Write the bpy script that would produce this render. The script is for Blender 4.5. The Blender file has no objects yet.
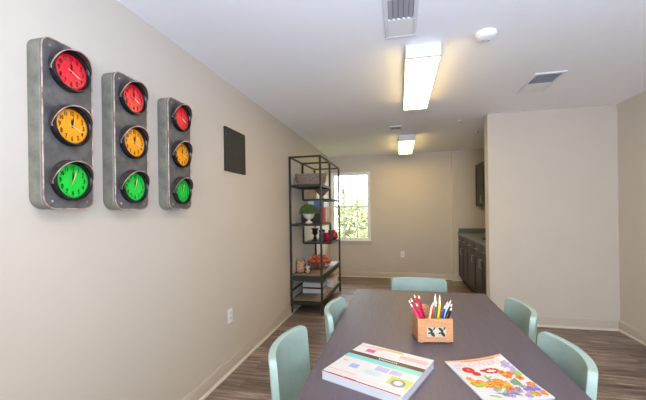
import bpy, bmesh, math, random
from mathutils import Vector, Matrix, noise
random.seed(7)
# light strengths (r, g, b): fixture lens, rear window daylight, bounced strobe behind the viewpoint, sky
LP = dict(lens=(18.2, 12.8, 4.4), rear=(24, 25, 27), bounce=(38, 48, 70), sky=(7.4, 8, 8.4))
SC = bpy.context.scene
COL = SC.collection
PI = math.pi

# ------------------------------------------------------------------ materials
MATS = {}
def srgb(r, g, b):
    def f(c):
        c /= 255.0
        return c/12.92 if c <= .04045 else ((c+.055)/1.055)**2.4
    return (f(r), f(g), f(b), 1)
def new_mat(name):
    m = bpy.data.materials.new(name); m.use_nodes = True
    nt = m.node_tree
    return m, nt, nt.nodes['Principled BSDF']
def mat(name, col, rough=.6, metal=0, var=0, vscale=8, bump=0, bscale=40, stretch=None, spec=.5, coat=0, col2=None):
    if name in MATS: return MATS[name]
    m, nt, p = new_mat(name)
    p.inputs['Roughness'].default_value = rough
    p.inputs['Metallic'].default_value = metal
    p.inputs['Specular IOR Level'].default_value = spec
    p.inputs['Coat Weight'].default_value = coat
    p.inputs['Base Color'].default_value = col
    if var or col2 or bump:
        tc = nt.nodes.new('ShaderNodeTexCoord'); mp = nt.nodes.new('ShaderNodeMapping')
        nt.links.new(tc.outputs['Object'], mp.inputs['Vector'])
        if stretch: mp.inputs['Scale'].default_value = stretch
    if var or col2:
        n = nt.nodes.new('ShaderNodeTexNoise'); n.inputs['Scale'].default_value = vscale
        n.inputs['Detail'].default_value = 6; n.inputs['Roughness'].default_value = .6
        nt.links.new(mp.outputs[0], n.inputs['Vector'])
        r = nt.nodes.new('ShaderNodeValToRGB')
        a = col; b = col2 or tuple(min(1, c*(1+var)) for c in col[:3])+(1,)
        if not col2: a = tuple(c*(1-var) for c in col[:3])+(1,)
        r.color_ramp.elements[0].position = .35; r.color_ramp.elements[1].position = .65
        r.color_ramp.elements[0].color = a; r.color_ramp.elements[1].color = b
        nt.links.new(n.outputs['Fac'], r.inputs['Fac']); nt.links.new(r.outputs[0], p.inputs['Base Color'])
    if bump:
        n2 = nt.nodes.new('ShaderNodeTexNoise'); n2.inputs['Scale'].default_value = bscale; n2.inputs['Detail'].default_value = 4
        nt.links.new(mp.outputs[0], n2.inputs['Vector'])
        bp = nt.nodes.new('ShaderNodeBump'); bp.inputs['Strength'].default_value = bump; bp.inputs['Distance'].default_value = .004
        nt.links.new(n2.outputs['Fac'], bp.inputs['Height']); nt.links.new(bp.outputs[0], p.inputs['Normal'])
    MATS[name] = m
    return m
def emit(name, col, s):
    m, nt, p = new_mat(name)
    p.inputs['Base Color'].default_value = (.9, .9, .88, 1)
    p.inputs['Emission Color'].default_value = col; p.inputs['Emission Strength'].default_value = s
    MATS[name] = m; return m
def glass_mat(name, tint=(1, 1, 1, 1), refl=1.0):
    m, nt, p = new_mat(name)
    out = nt.nodes['Material Output']; nt.nodes.remove(p)
    t = nt.nodes.new('ShaderNodeBsdfTransparent'); t.inputs[0].default_value = tint
    g = nt.nodes.new('ShaderNodeBsdfGlossy'); g.inputs['Roughness'].default_value = .02
    f = nt.nodes.new('ShaderNodeFresnel'); f.inputs['IOR'].default_value = 1.25*refl
    mx = nt.nodes.new('ShaderNodeMixShader')
    nt.links.new(f.outputs[0], mx.inputs[0]); nt.links.new(t.outputs[0], mx.inputs[1]); nt.links.new(g.outputs[0], mx.inputs[2])
    nt.links.new(mx.outputs[0], out.inputs[0])
    MATS[name] = m; return m

wall_m = mat('wall_paint', srgb(206, 198, 186), .75, var=.012, vscale=3, bump=.12, bscale=220, spec=.3)
ceil_m = mat('ceiling_paint', srgb(247, 247, 249), .85, bump=.15, bscale=200, spec=.2)
trim_m = mat('trim_paint', srgb(196, 186, 172), .35, bump=.03, bscale=60)
shoe_m = mat('shoe_paint', srgb(216, 209, 198), .3)
white_m = mat('white_vinyl', srgb(240, 240, 238), .35)
metal_w = mat('white_enamel', srgb(225, 226, 228), .4)
mint_m = mat('mint_upholstery', srgb(156, 178, 168), .5, var=.05, vscale=14, bump=.12, bscale=120)
leg_m = mat('chair_leg_wood', srgb(70, 56, 48), .4, var=.15, vscale=20, stretch=(8, 8, 1))
iron_m = mat('dark_iron', srgb(62, 61, 56), .5, .6, var=.2, vscale=30, bump=.15, bscale=100)
grey_wood = mat('weathered_wood', srgb(150, 136, 124), .6, var=.25, vscale=14, stretch=(10, 1, 4), bump=.3, bscale=60)
cab_m = mat('dark_cabinet', srgb(30, 27, 23), .4, var=.15, vscale=10, stretch=(6, 6, 1))
nickel = mat('nickel', srgb(200, 198, 190), .3, 1)
stone_m = mat('speckled_stone', srgb(74, 82, 86), .35, col2=srgb(124, 128, 128), vscale=90)
black_m = mat('matt_black', srgb(28, 28, 27), .5)
sig_side = mat('weathered_zinc', srgb(112, 112, 102), .55, .3, col2=srgb(142, 140, 128), vscale=12, bump=.25, bscale=60)
sig_front = mat('aged_black_tin', srgb(74, 75, 77), .5, .3, col2=srgb(112, 112, 112), vscale=12, bump=.25, bscale=50)
copper_m = mat('worn_copper_edge', srgb(140, 100, 82), .5, .3, col2=srgb(232, 206, 194), vscale=22)
bezel_m = mat('bezel_black', srgb(34, 35, 38), .25, .4)
visor_m = mat('visor_tin', srgb(52, 50, 48), .45, .4, col2=srgb(96, 82, 74), vscale=30)
ink_m = mat('clock_ink', srgb(18, 14, 12), .5)
hand_m = mat('brass_hand', srgb(245, 205, 160), .4)
dial_red = mat('dial_red', srgb(236, 22, 48), .25, coat=.25, var=.06, vscale=10)
dial_amber = mat('dial_amber', srgb(252, 160, 20), .25, coat=.25, var=.06, vscale=10)
dial_green = mat('dial_green', srgb(18, 205, 62), .25, coat=.25, var=.06, vscale=10)
glass_m = glass_mat('window_glass')
jar_glass = glass_mat('jar_glass', (.97, .98, .98, 1), .92)

def floor_material():
    m, nt, p = new_mat('plank_floor')
    tc = nt.nodes.new('ShaderNodeTexCoord')
    br = nt.nodes.new('ShaderNodeTexBrick')
    br.inputs['Scale'].default_value = 1; br.inputs['Brick Width'].default_value = 1.22; br.inputs['Row Height'].default_value = .155
    br.inputs['Mortar Size'].default_value = .0025; br.inputs['Mortar Smooth'].default_value = .3; br.offset = .37
    br.inputs['Color1'].default_value = (0, 0, 0, 1); br.inputs['Color2'].default_value = (1, 1, 1, 1); br.inputs['Mortar'].default_value = (.2, .2, .2, 1)
    nt.links.new(tc.outputs['Object'], br.inputs['Vector'])
    mp = nt.nodes.new('ShaderNodeMapping'); mp.inputs['Scale'].default_value = (1.1, 14, 1)
    # each plank gets its own grain offset
    mad = nt.nodes.new('ShaderNodeVectorMath'); mad.operation = 'MULTIPLY_ADD'
    mad.inputs[1].default_value = (7, 3, 5)
    nt.links.new(br.outputs['Color'], mad.inputs[0]); nt.links.new(tc.outputs['Object'], mad.inputs[2])
    nt.links.new(mad.outputs[0], mp.inputs['Vector'])
    n = nt.nodes.new('ShaderNodeTexNoise'); n.inputs['Scale'].default_value = 2.4; n.inputs['Detail'].default_value = 9; n.inputs['Roughness'].default_value = .68
    n.inputs['Distortion'].default_value = .5
    nt.links.new(mp.outputs[0], n.inputs['Vector'])
    r = nt.nodes.new('ShaderNodeValToRGB'); e = r.color_ramp.elements
    e[0].position = .34; e[0].color = srgb(90, 78, 72); e[1].position = .70; e[1].color = srgb(204, 184, 171)
    e2 = r.color_ramp.elements.new(.5); e2.color = srgb(137, 121, 113)
    nt.links.new(n.outputs['Fac'], r.inputs['Fac'])
    mx = nt.nodes.new('ShaderNodeMix'); mx.data_type = 'RGBA'; mx.blend_type = 'MULTIPLY'; mx.inputs['Factor'].default_value = 1
    r2 = nt.nodes.new('ShaderNodeValToRGB'); r2.color_ramp.elements[0].color = (.62, .6, .6, 1); r2.color_ramp.elements[1].color = (1, 1, 1, 1)
    nt.links.new(br.outputs['Color'], r2.inputs['Fac'])
    nt.links.new(r.outputs[0], mx.inputs[6]); nt.links.new(r2.outputs[0], mx.inputs[7])
    nt.links.new(mx.outputs[2], p.inputs['Base Color'])
    p.inputs['Roughness'].default_value = .42
    b = nt.nodes.new('ShaderNodeBump'); b.inputs['Strength'].default_value = .25; b.inputs['Distance'].default_value = .003
    nt.links.new(n.outputs['Fac'], b.inputs['Height']); nt.links.new(b.outputs[0], p.inputs['Normal'])
    return m
floor_m = floor_material()
table_m = mat('table_veneer', srgb(86, 78, 86), .46, col2=srgb(95, 86, 94), vscale=7, stretch=(14, 1, 4), bump=.06, bscale=60)

# ------------------------------------------------------------------ mesh helpers
def B(): return bmesh.new()
def mset(bm, faces, mi):
    if mi:
        for f in faces: f.material_index = mi
def box(bm, x0, x1, y0, y1, z0, z1, mi=0, M=None):
    vs = [bm.verts.new((x, y, z)) for x in (x0, x1) for y in (y0, y1) for z in (z0, z1)]
    fs = [bm.faces.new([vs[i] for i in q]) for q in ((0,1,3,2),(4,6,7,5),(0,4,5,1),(2,3,7,6),(0,2,6,4),(1,5,7,3))]
    mset(bm, fs, mi)
    if M:
        for v in vs: v.co = M @ v.co
    return fs
def frame_of(d):
    d = d.normalized(); a = Vector((0,0,1)) if abs(d.z) < .9 else Vector((1,0,0))
    u = d.cross(a).normalized(); return u, d.cross(u).normalized()
def cyl(bm, p0, p1, r0, r1=None, seg=16, mi=0, caps=True):
    p0, p1 = Vector(p0), Vector(p1); r1 = r0 if r1 is None else r1
    u, w = frame_of(p1-p0); rings = []
    for p, r in ((p0, r0), (p1, r1)):
        rings.append([bm.verts.new(p+(u*math.cos(2*PI*k/seg)+w*math.sin(2*PI*k/seg))*max(r, 1e-5)) for k in range(seg)])
    fs = [bm.faces.new((rings[0][k], rings[0][(k+1)%seg], rings[1][(k+1)%seg], rings[1][k])) for k in range(seg)]
    if caps: fs += [bm.faces.new(rings[0][::-1]), bm.faces.new(rings[1])]
    mset(bm, fs, mi); return fs
def tube(bm, pts, r, seg=8, mi=0, closed=False):
    pts = [Vector(p) for p in pts]; n = len(pts); rings = []
    for i, p in enumerate(pts):
        d = (pts[(i+1) % n]-pts[i-1]) if closed else (pts[min(i+1, n-1)]-pts[max(i-1, 0)])
        u, w = frame_of(d)
        rings.append([bm.verts.new(p+(u*math.cos(2*PI*k/seg)+w*math.sin(2*PI*k/seg))*r) for k in range(seg)])
    fs = []
    for i in range(n if closed else n-1):
        a, b = rings[i], rings[(i+1) % n]
        off = 0
        if closed and i == n-1:
            off = min(range(seg), key=lambda o: (a[0].co-b[o].co).length)
        for k in range(seg): fs.append(bm.faces.new((a[k], a[(k+1)%seg], b[(k+1+off)%seg], b[(k+off)%seg])))
    if not closed: fs += [bm.faces.new(rings[0][::-1]), bm.faces.new(rings[-1])]
    mset(bm, fs, mi); return fs
def lathe(bm, prof, seg=24, c=(0,0,0), mi=0, M=None, sx=1, sy=1):
    rings = []
    for r, z in prof:
        rings.append([bm.verts.new((c[0]+sx*max(r,1e-4)*math.cos(2*PI*k/seg), c[1]+sy*max(r,1e-4)*math.sin(2*PI*k/seg), c[2]+z)) for k in range(seg)])
    fs = []
    for a, b in zip(rings, rings[1:]):
        for k in range(seg): fs.append(bm.faces.new((a[k], a[(k+1)%seg], b[(k+1)%seg], b[k])))
    fs += [bm.faces.new(rings[0][::-1]), bm.faces.new(rings[-1])]
    mset(bm, fs, mi)
    if M:
        for ring in rings:
            for v in ring: v.co = M @ v.co
    return fs
def prism(bm, pts, d, mi=0, M=None):
    """outline pts (2D, x/y) extruded along +z by d, then moved by M"""
    M = M or Matrix()
    a = [bm.verts.new(M @ Vector((x, y, 0))) for x, y in pts]; b = [bm.verts.new(M @ Vector((x, y, d))) for x, y in pts]
    n = len(pts)
    fs = [bm.faces.new(a[::-1]), bm.faces.new(b)]+[bm.faces.new((a[i], a[(i+1)%n], b[(i+1)%n], b[i])) for i in range(n)]
    mset(bm, fs, mi); return fs
def rrect(w, h, r, n=5, cx=0, cy=0):
    rs = r if isinstance(r, (tuple, list)) else (r,)*4   # br, tr, tl, bl
    out = []
    for (sx, sy, a0), q in zip(((1,-1,-90),(1,1,0),(-1,1,90),(-1,-1,180)), rs):
        for k in range(n+1):
            a = math.radians(a0+90*k/n)
            out.append((cx+sx*(w/2-q)+q*math.cos(a), cy+sy*(h/2-q)+q*math.sin(a)))
    return out
# local frame for things on the left wall: x->Y, y->Z, z->X
WALLM = Matrix(((0,0,1,0),(1,0,0,0),(0,1,0,0),(0,0,0,1)))

def obj(name, bm, mats, parent=None, bevel=0, smooth=35, loc=None, subsurf=0, bseg=2):
    bmesh.ops.recalc_face_normals(bm, faces=bm.faces[:])
    me = bpy.data.meshes.new(name); bm.to_mesh(me); bm.free()
    for m in (mats if isinstance(mats, (list, tuple)) else [mats]): me.materials.append(m)
    if smooth:
        for p in me.polygons: p.use_smooth = True
        me.set_sharp_from_angle(angle=math.radians(smooth))
    o = bpy.data.objects.new(name, me); COL.objects.link(o)
    if parent: o.parent = parent
    if loc: o.location = loc
    if bevel:
        b = o.modifiers.new('bevel', 'BEVEL'); b.width = bevel; b.segments = bseg; b.limit_method = 'ANGLE'; b.angle_limit = math.radians(40)
    if subsurf:
        s = o.modifiers.new('sub', 'SUBSURF'); s.levels = subsurf; s.render_levels = subsurf
    return o
def tag(o, label, cat, group=None):
    o['label'] = label; o['category'] = cat
    if group: o['group'] = group
    return o
def thing(name, label, cat, loc=(0,0,0), rz=0, group=None):
    o = bpy.data.objects.new(name, None); COL.objects.link(o); o.empty_display_size = .1
    o.location = loc; o.rotation_euler = (0, 0, rz)
    return tag(o, label, cat, group)
def struct(name, bm, m, bevel=0, parent=None):
    o = obj(name, bm, m, parent, bevel, 30)
    if not parent: o['kind'] = 'structure'
    return o
def dup(root, loc, rz=None, label=None):
    r = root.copy(); COL.objects.link(r); r.location = loc
    if rz is not None: r.rotation_euler = (0, 0, rz)
    if label: r['label'] = label
    def rec(src, dst):
        for ch in [c for c in bpy.data.objects if c.parent == src]:
            c = ch.copy(); COL.objects.link(c); c.parent = dst; rec(ch, c)
    rec(root, r)
    return r
def text_bm(bm, body, size, M, mi=0, lift=0, bold=0):
    cu = bpy.data.curves.new('t', 'FONT'); cu.body = body; cu.size = size; cu.align_x = 'CENTER'; cu.align_y = 'CENTER'; cu.extrude = .0003; cu.offset = bold
    cu.resolution_u = 3
    o = bpy.data.objects.new('t', cu)
    me = bpy.data.meshes.new_from_object(o)
    n0 = len(bm.faces); v0 = len(bm.verts)
    bm.from_mesh(me); bm.verts.ensure_lookup_table(); bm.faces.ensure_lookup_table()
    for v in bm.verts[v0:]: v.co = M @ (v.co+Vector((0,0,lift)))
    for f in bm.faces[n0:]: f.material_index = mi
    bpy.data.objects.remove(o); bpy.data.curves.remove(cu); bpy.data.meshes.remove(me)

# ------------------------------------------------------------------ measures of the room
WL, WR, H = -1.412, 2.30, 2.44
YB, YA, YR = 6.740, 4.233, -1.9           # back wall, partition front, wall behind camera
XP = 1.008                                # left end of partition
XN, YN = 1.70, 6.65                       # kitchen nook right and back wall
T = .14

bm = B(); box(bm, WL-.2, WR+.2, YR-.2, YB+.2, -.1, 0); struct('floor', bm, floor_m)
bm = B(); box(bm, WL-.2, WR+.2, YR-.2, YB+.2, H, H+.1); struct('ceiling', bm, ceil_m)
bm = B(); box(bm, WL-T, WL, YR, YB, 0, H); struct('wall_left', bm, wall_m)
bm = B(); box(bm, WR, WR+T, YR, YA, 0, H); struct('wall_right', bm, wall_m)
def holed_wall(name, x0, x1, y0, y1, hx0, hx1, hz0, hz1):
    bm = B()
    box(bm, x0, hx0, y0, y1, 0, H); box(bm, hx1, x1, y0, y1, 0, H)
    box(bm, hx0, hx1, y0, y1, 0, hz0); box(bm, hx0, hx1, y0, y1, hz1, H)
    bmesh.ops.remove_doubles(bm, verts=bm.verts[:], dist=1e-5)
    return struct(name, bm, wall_m)
WX0, WX1, WZ0, WZ1 = -1.372, -.572, .722, 2.116
holed_wall('wall_back', WL-T, .965, YB, YB+T, WX0, WX1, WZ0, WZ1)
bm = B(); box(bm, .965, XN+T, YN, YB+T, 0, H); struct('wall_kitchen_back', bm, wall_m, .004)
bm = B(); box(bm, XN, XN+T, YA+.16, YN, 0, H); struct('wall_kitchen_right', bm, wall_m)
bm = B(); box(bm, XP, WR+T, YA, YA+.16, 0, H); struct('wall_partition', bm, wall_m, .004)
RX0, RX1, RZ0, RZ1 = -.6, 1.7, .6, 2.15
holed_wall('wall_rear', WL-T, WR+T, YR-T, YR, RX0, RX1, RZ0, RZ1)

def baseboard(name, p0, p1, n):
    """straight baseboard from p0 to p1 with room side normal n"""
    p0, p1, n = Vector((*p0, 0)), Vector((*p1, 0)), Vector((*n, 0))
    prof = [(0, 0), (.015, 0), (.015, .088), (.011, .100), (.006, .112), (0, .112)]
    shoe = [(.015, 0), (.030, 0), (.029, .008), (.024, .016), (.015, .020)]
    bm = B()
    for pr, mi in ((prof, 0), (shoe, 1)):
        a = [bm.verts.new(p0+n*d+Vector((0,0,z))) for d, z in pr]; b = [bm.verts.new(p1+n*d+Vector((0,0,z))) for d, z in pr]
        k = len(pr); fs = [bm.faces.new((a[i], a[(i+1)%k], b[(i+1)%k], b[i])) for i in range(k)]+[bm.faces.new(a), bm.faces.new(b[::-1])]
        mset(bm, fs, mi)
    o = obj(name, bm, [trim_m, shoe_m], smooth=20); o['kind'] = 'structure'
baseboard('baseboard_left', (WL, YR), (WL, YB), (1, 0))
baseboard('baseboard_back', (WL+.03, YB), (.965, YB), (0, -1))
baseboard('baseboard_kitchen', (.935, YN), (1.12, YN), (0, -1))
baseboard('baseboard_partition', (XP, YA), (WR-.03, YA), (0, -1))
baseboard('baseboard_partition_end', (XP, YA-.03), (XP, YA+.16), (-1, 0))
baseboard('baseboard_right', (WR, YR), (WR, YA), (-1, 0))
baseboard('baseboard_rear', (WL+.03, YR), (WR-.03, YR), (0, 1))

def window(n, x0, x1, z0, z1, y, out, cols, sill=True):
    """sash window; y = room face of the wall, out = +1 / -1 direction outdoors"""
    Y = lambda a: y+out*a
    def bx(bm, a, b, c, d, e, f, mi=0): box(bm, a, b, min(Y(c), Y(d)), max(Y(c), Y(d)), e, f, mi)
    bm = B(); f = .028
    bx(bm, x0, x0+f, .005, .12, z0, z1); bx(bm, x1-f, x1, .005, .12, z0, z1)
    bx(bm, x0+f, x1-f, .005, .12, z1-f, z1); bx(bm, x0+f, x1-f, .005, .12, z0, z0+f)
    w = struct('window_%d' % n, bm, white_m, .002)
    zm = (z0+z1)/2
    for nm, a, b, dy in (('lower_sash', z0+f, zm+.018, .03), ('upper_sash', zm-.018, z1-f, .065)):
        bm = B(); s = .032
        bx(bm, x0+f, x0+f+s, dy, dy+.03, a, b); bx(bm, x1-f-s, x1-f, dy, dy+.03, a, b)
        bx(bm, x0+f+s, x1-f-s, dy, dy+.03, b-s, b); bx(bm, x0+f+s, x1-f-s, dy, dy+.03, a, a+s)
        sash = obj(nm, bm, white_m, w, .002)
        bm = B(); bx(bm, x0+f+s, x1-f-s, dy+.012, dy+.018, a+s, b-s); obj('pane', bm, glass_m, sash, smooth=0)
        bm = B()
        for k in range(1, cols):
            xm = x0+(x1-x0)*k/cols
            bx(bm, xm-.011, xm+.011, dy+.004, dy+.011, a+s, b-s)
        obj('muntin', bm, white_m, sash)
    if sill:
        bm = B(); bx(bm, x0-.012, x1+.045, -.03, .005, z0-.022, z0+.002); bx(bm, x0, x1+.03, -.012, 0, z0-.075, z0-.022)
        obj('window_sill', bm, trim_m, w, .003)
window(1, WX0, WX1, WZ0, WZ1, YB, 1, 3)
window(2, RX0, RX1, RZ0, RZ1, YR, -1, 4)

# ------------------------------------------------------------------ ceiling lights
lens_m = emit('light_lens', tuple(c/max(max(LP['lens']), 1e-6) for c in LP['lens'])+(1,), max(LP['lens']))
def make_light():
    t = thing('ceiling_light', 'white rectangular fluorescent ceiling fixture, nearest and largest in view', 'ceiling light', (.168, 2.32, H), 0, 'fluorescent fixtures along the ceiling')
    L, w = 1.22, .115
    for a in (0, L-.025):
        bm = B(); box(bm, -w, w, a, a+.025, -.092, 0); obj('end_cap', bm, metal_w, t, .004)
    bm = B(); box(bm, -w+.003, w-.003, .025, L-.025, -.012, 0); box(bm, -w+.001, -w+.006, .025, L-.025, -.062, -.012); box(bm, w-.006, w-.001, .025, L-.025, -.062, -.012); obj('fixture_body', bm, metal_w, t)
    bm = B(); pts = [(-w+.004, -.06), (-w+.004, -.078), (-w+.012, -.086), (w-.012, -.086), (w-.004, -.078), (w-.004, -.06)]
    prism(bm, pts, L-.05, M=Matrix(((1,0,0,0),(0,0,1,.025),(0,1,0,0),(0,0,0,1)))); obj('light_diffuser', bm, lens_m, t, smooth=50)
    return t
l0 = make_light()
dup(l0, (.115, 5.07, H), label='white rectangular fluorescent ceiling fixture, farther and smaller, near the back wall')
dup(l0, (.20, -.55, H), label='added unseen fluorescent ceiling fixture above and behind the viewpoint')  # unseen third fixture, added in line with the others to light the room

# ------------------------------------------------------------------ vents, detectors
vent_dark = mat('vent_slat', srgb(186, 188, 196), .5, .3)
duct_m = mat('vent_duct', srgb(158, 159, 164), .8)
def vent(name, label, x, y, w, l, along):
    t = thing(name, label, 'vent', (x, y, H), 0)
    f = .024; z = -.012
    bm = B()
    box(bm, 0, w, 0, f, z, 0); box(bm, 0, w, l-f, l, z, 0); box(bm, 0, f, f, l-f, z, 0); box(bm, w-f, w, f, l-f, z, 0)
    obj('frame', bm, metal_w, t, .003)
    ym = f+(l-2*f)*.5
    bm = B(); box(bm, f, w-f, ym, l-f, -.010, -.001); obj('damper_plate', bm, white_m, t)
    bm = B(); box(bm, f, w-f, f, ym, -.0015, -.0005); obj('duct', bm, duct_m, t)
    n = 5 if along == 'y' else 8
    bm = B()
    for k in range(n):
        if along == 'y':
            c = f+(w-2*f)*(k+.5)/n
            M = Matrix.Translation((c, 0, -.007)) @ Matrix.Rotation(.35, 4, 'Y'); box(bm, -.0105, .0105, f, ym, -.001, .001, M=M)
        else:
            c = f+(ym-f)*(k+.5)/n
            M = Matrix.Translation((0, c, -.007)) @ Matrix.Rotation(.7, 4, 'X'); box(bm, f, w-f, -.008, .008, -.0008, .0008, M=M)
    s = obj('louvres', bm, vent_dark, t)
    return t
vent('ceiling_vent', 'white ceiling air register with striped grey louvres, at top edge before the nearest light fixture', -.073, 1.765, .188, .43, 'y')
vent('ceiling_vent', 'white louvred ceiling air register right of the light fixtures, towards the right wall', 1.095, 3.07, .24, .46, 'x')
vent('ceiling_vent', 'small pale ceiling air register between the two light fixtures', -.12, 4.5, .17, .30, 'x')
def detector(label, x, y, r):
    t = thing('smoke_detector', label, 'smoke detector', (x, y, H))
    bm = B(); lathe(bm, [(r, 0), (r, -.012), (r*.93, -.02)], 28); obj('base', bm, white_m, t)
    bm = B(); lathe(bm, [(r*.86, -.02), (r*.84, -.032), (r*.6, -.042), (.001, -.044)], 28); obj('cover', bm, white_m, t)
    for k in range(2):
        bm = B(); a = k*PI+.3; cyl(bm, (r*.35*math.cos(a), r*.35*math.sin(a), -.041), (r*.35*math.cos(a), r*.35*math.sin(a), -.047), .007, .006, 10)
        obj('sensor_port', bm, vent_dark, t)
detector('round white smoke detector on the ceiling right of the nearest light fixture', .545, 2.29, .062)
def sprinkler(label, x, y):
    t = thing('ceiling_sprinkler', label, 'sprinkler', (x, y, H))
    bm = B(); lathe(bm, [(.034, 0), (.032, -.006), (.012, -.01)], 20); obj('escutcheon', bm, white_m, t)
    bm = B(); cyl(bm, (0,0,-.01), (0,0,-.03), .007); cyl(bm, (0,0,-.03), (0,0,-.033), .016); obj('sprinkler_head', bm, nickel, t)
sprinkler('tiny pale sprinkler head on the ceiling between light fixtures and partition', .76, 4.46)
sprinkler('small sprinkler head on the ceiling above the kitchen cabinets, beside the partition end', 1.09, 5.1)

# ------------------------------------------------------------------ outlets, wall panel
def outlet(label, loc, rz, yaw):
    t = thing('wall_outlet', label, 'outlet', loc, rz)   # local: x out of the wall, y along, z up
    bm = B(); prism(bm, rrect(.072, .118, .005), .006, M=WALLM); obj('cover_plate', bm, white_m, t, .0015)
    for s in (-1, 1):
        bm = B(); prism(bm, rrect(.034, .028, .009, cy=s*.02), .0085, M=WALLM); so = obj('socket', bm, metal_w, t)
        bm = B(); box(bm, .0085, .009, -.008, -.006, s*.02-.004, s*.02+.006); box(bm, .0085, .009, .006, .008, s*.02-.003, s*.02+.005); cyl(bm, (.0085, 0, s*.02-.008), (.009, 0, s*.02-.008), .0025)
        obj('slots', bm, black_m, so)
outlet('white duplex wall outlet low on the left wall', (WL, 2.58, .464), 0, 0)
outlet('white duplex wall outlet low on the back wall', (.04, YB, .468), -PI/2, 0)

t = thing('wall_panel', 'square charcoal panel screwed to the left wall beyond the traffic lights', 'panel', (WL, 2.705, 1.868))
bm = B(); prism(bm, rrect(.37, .37, .006), .016, M=WALLM); obj('board', bm, mat('charcoal_board', srgb(44, 44, 42), .6, var=.12, vscale=10, bump=.1, bscale=60), t, .002)
for a in (-1, 1):
    for b in (-1, 1):
        bm = B(); cyl(bm, (.016, a*.13, b*.145), (.020, a*.13, b*.145), .011, .009, 14); obj('screw', bm, black_m, t)
bm = B(); prism(bm, rrect(.16, .06, .02), .002, M=Matrix.Translation((.016, 0, .02)) @ WALLM); obj('centre_mark', bm, black_m, t)

# ------------------------------------------------------------------ traffic light clocks
def visor_bm(R):
    bm = B(); n = 26; rows = []
    for k in range(n+1):
        a = math.radians(-12+204*k/n)
        e = max(0.0, math.sin(a)); ext = .010+.040*(max(0, math.sin(a*.98+.02)))**.75
        ca, sa = math.cos(a), math.sin(a)
        r1 = R*1.02; r2 = R*1.0
        th = .0022
        rows.append([bm.verts.new((0, ca*(r1+th), sa*(r1+th))), bm.verts.new((ext, ca*(r2+th), sa*(r2+th)-.006*e)),
                     bm.verts.new((ext, ca*(r2-th), sa*(r2-th)-.006*e)), bm.verts.new((0, ca*(r1-th), sa*(r1-th)))])
    for a, b in zip(rows, rows[1:]):
        for q in range(4):
            f = bm.faces.new((a[q], a[(q+1)%4], b[(q+1)%4], b[q])); f.material_index = 1 if q == 1 else 0
    bm.faces.new(rows[0][::-1]); bm.faces.new(rows[-1])
    return bm
NUM = None
def make_signal():
    t = thing('traffic_light_clock', 'weathered traffic light with three clock faces, largest and nearest on the left wall', 'wall clock', (WL, 1.127, 1.357), 0, 'traffic light clocks on the left wall')
    w, h, d = .219, .680, .064
    cz = h/2
    out = rrect(w, h, (.05, .045, .04, .05), 6, 0, cz)
    bm = B(); prism(bm, out, d, M=WALLM); obj('housing', bm, sig_side, t, .004)
    out2 = rrect(w-.004, h-.004, (.048, .043, .038, .048), 6, 0, cz)
    bm = B(); prism(bm, out2, .010, M=Matrix.Translation((d, 0, 0)) @ WALLM); obj('front_plate', bm, sig_front, t, .0015)
    bm = B(); pts = []
    for i, (a, b) in enumerate(out2):
        a2, b2 = out2[(i+1) % len(out2)]
        m = max(1, int(math.hypot(a2-a, b2-b)/.012))
        for k in range(m):
            u = k/m; pts.append((d+.0095, a+(a2-a)*u, b+(b2-b)*u))
    pts = [(x, y*(1+.004*noise.noise(Vector((0, y*60, z*60)))), z) for x, y, z in pts]
    tube(bm, pts, .0028, 6, closed=True); obj('worn_edge', bm, copper_m, t)
    # four scuffed screws
    for a in (-1, 1):
        for zz in (.032, h-.032):
            bm = B(); cyl(bm, (d+.010, a*.075, zz), (d+.013, a*.075, zz), .005, .004, 10); obj('screw', bm, copper_m, t)
    R = .083
    for i, (zc, dm, hr, mn, sec) in enumerate(((.572, dial_red, 5, -3, 118), (.345, dial_amber, -4, 8, 112), (.118, dial_green, 3, -2, 20))):
        x0 = d+.010
        bm = B(); MM = Matrix.Translation((x0, 0, zc)) @ WALLM
        lathe(bm, [(R, 0), (R, .022), (R-.003, .027), (R-.008, .027), (R-.013, .020), (R-.014, .012)], 40, M=MM)
        bz = obj('clock_bezel', bm, bezel_m, t)
        bm = B(); lathe(bm, [(R-.0135, .008), (R-.0135, .0132), (.001, .0135)], 40, M=MM); obj('dial', bm, dm, bz)
        bm = B()
        for k in range(1, 13):
            a = PI/2-k*PI/6; rr = .052
            text_bm(bm, str(k), .0235 if k < 10 else .020, MM @ Matrix.Translation((rr*math.cos(a), rr*math.sin(a), .0140)) @ Matrix.Diagonal((.85, 1.15, 1, 1)), bold=.0007)
        tube(bm, [MM @ Vector((.066*math.cos(2*PI*k/48), .066*math.sin(2*PI*k/48), .0140)) for k in range(48)], .0005, 4, closed=True)
        obj('numerals', bm, ink_m, bz, smooth=0)
        def hand(nm, ang, L, wd, mt, z, tail=.008):
            bm = B(); a = math.radians(90-ang)
            prism(bm, [(-tail, -wd*.5), (0, -wd), (L*.6, -wd*1.3), (L, 0), (L*.6, wd*1.3), (0, wd), (-tail, wd*.5)], .0006, M=MM @ Matrix.Translation((0, 0, z)) @ Matrix.Rotation(a, 4, 'Z'))
            obj(nm, bm, mt, bz, smooth=0)
        hand('hour_hand', hr, .030, .0032, ink_m, .0152); hand('minute_hand', mn, .042, .0022, ink_m, .0162); hand('second_hand', sec, .048, .0014, hand_m, .0172, .016)
        bm = visor_bm(R+.002); 
        for v in bm.verts: v.co += Vector((x0+.006, 0, zc))
        obj('visor', bm, [visor_m, copper_m], t, smooth=60)
    return t
s0 = make_signal()
s1 = dup(s0, (WL, 1.463, 1.355), label='weathered traffic light with three clock faces, middle one on the left wall')
s2 = dup(s0, (WL, 1.850, 1.357), label='weathered traffic light with three clock faces, smallest and farthest on the left wall')

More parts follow.
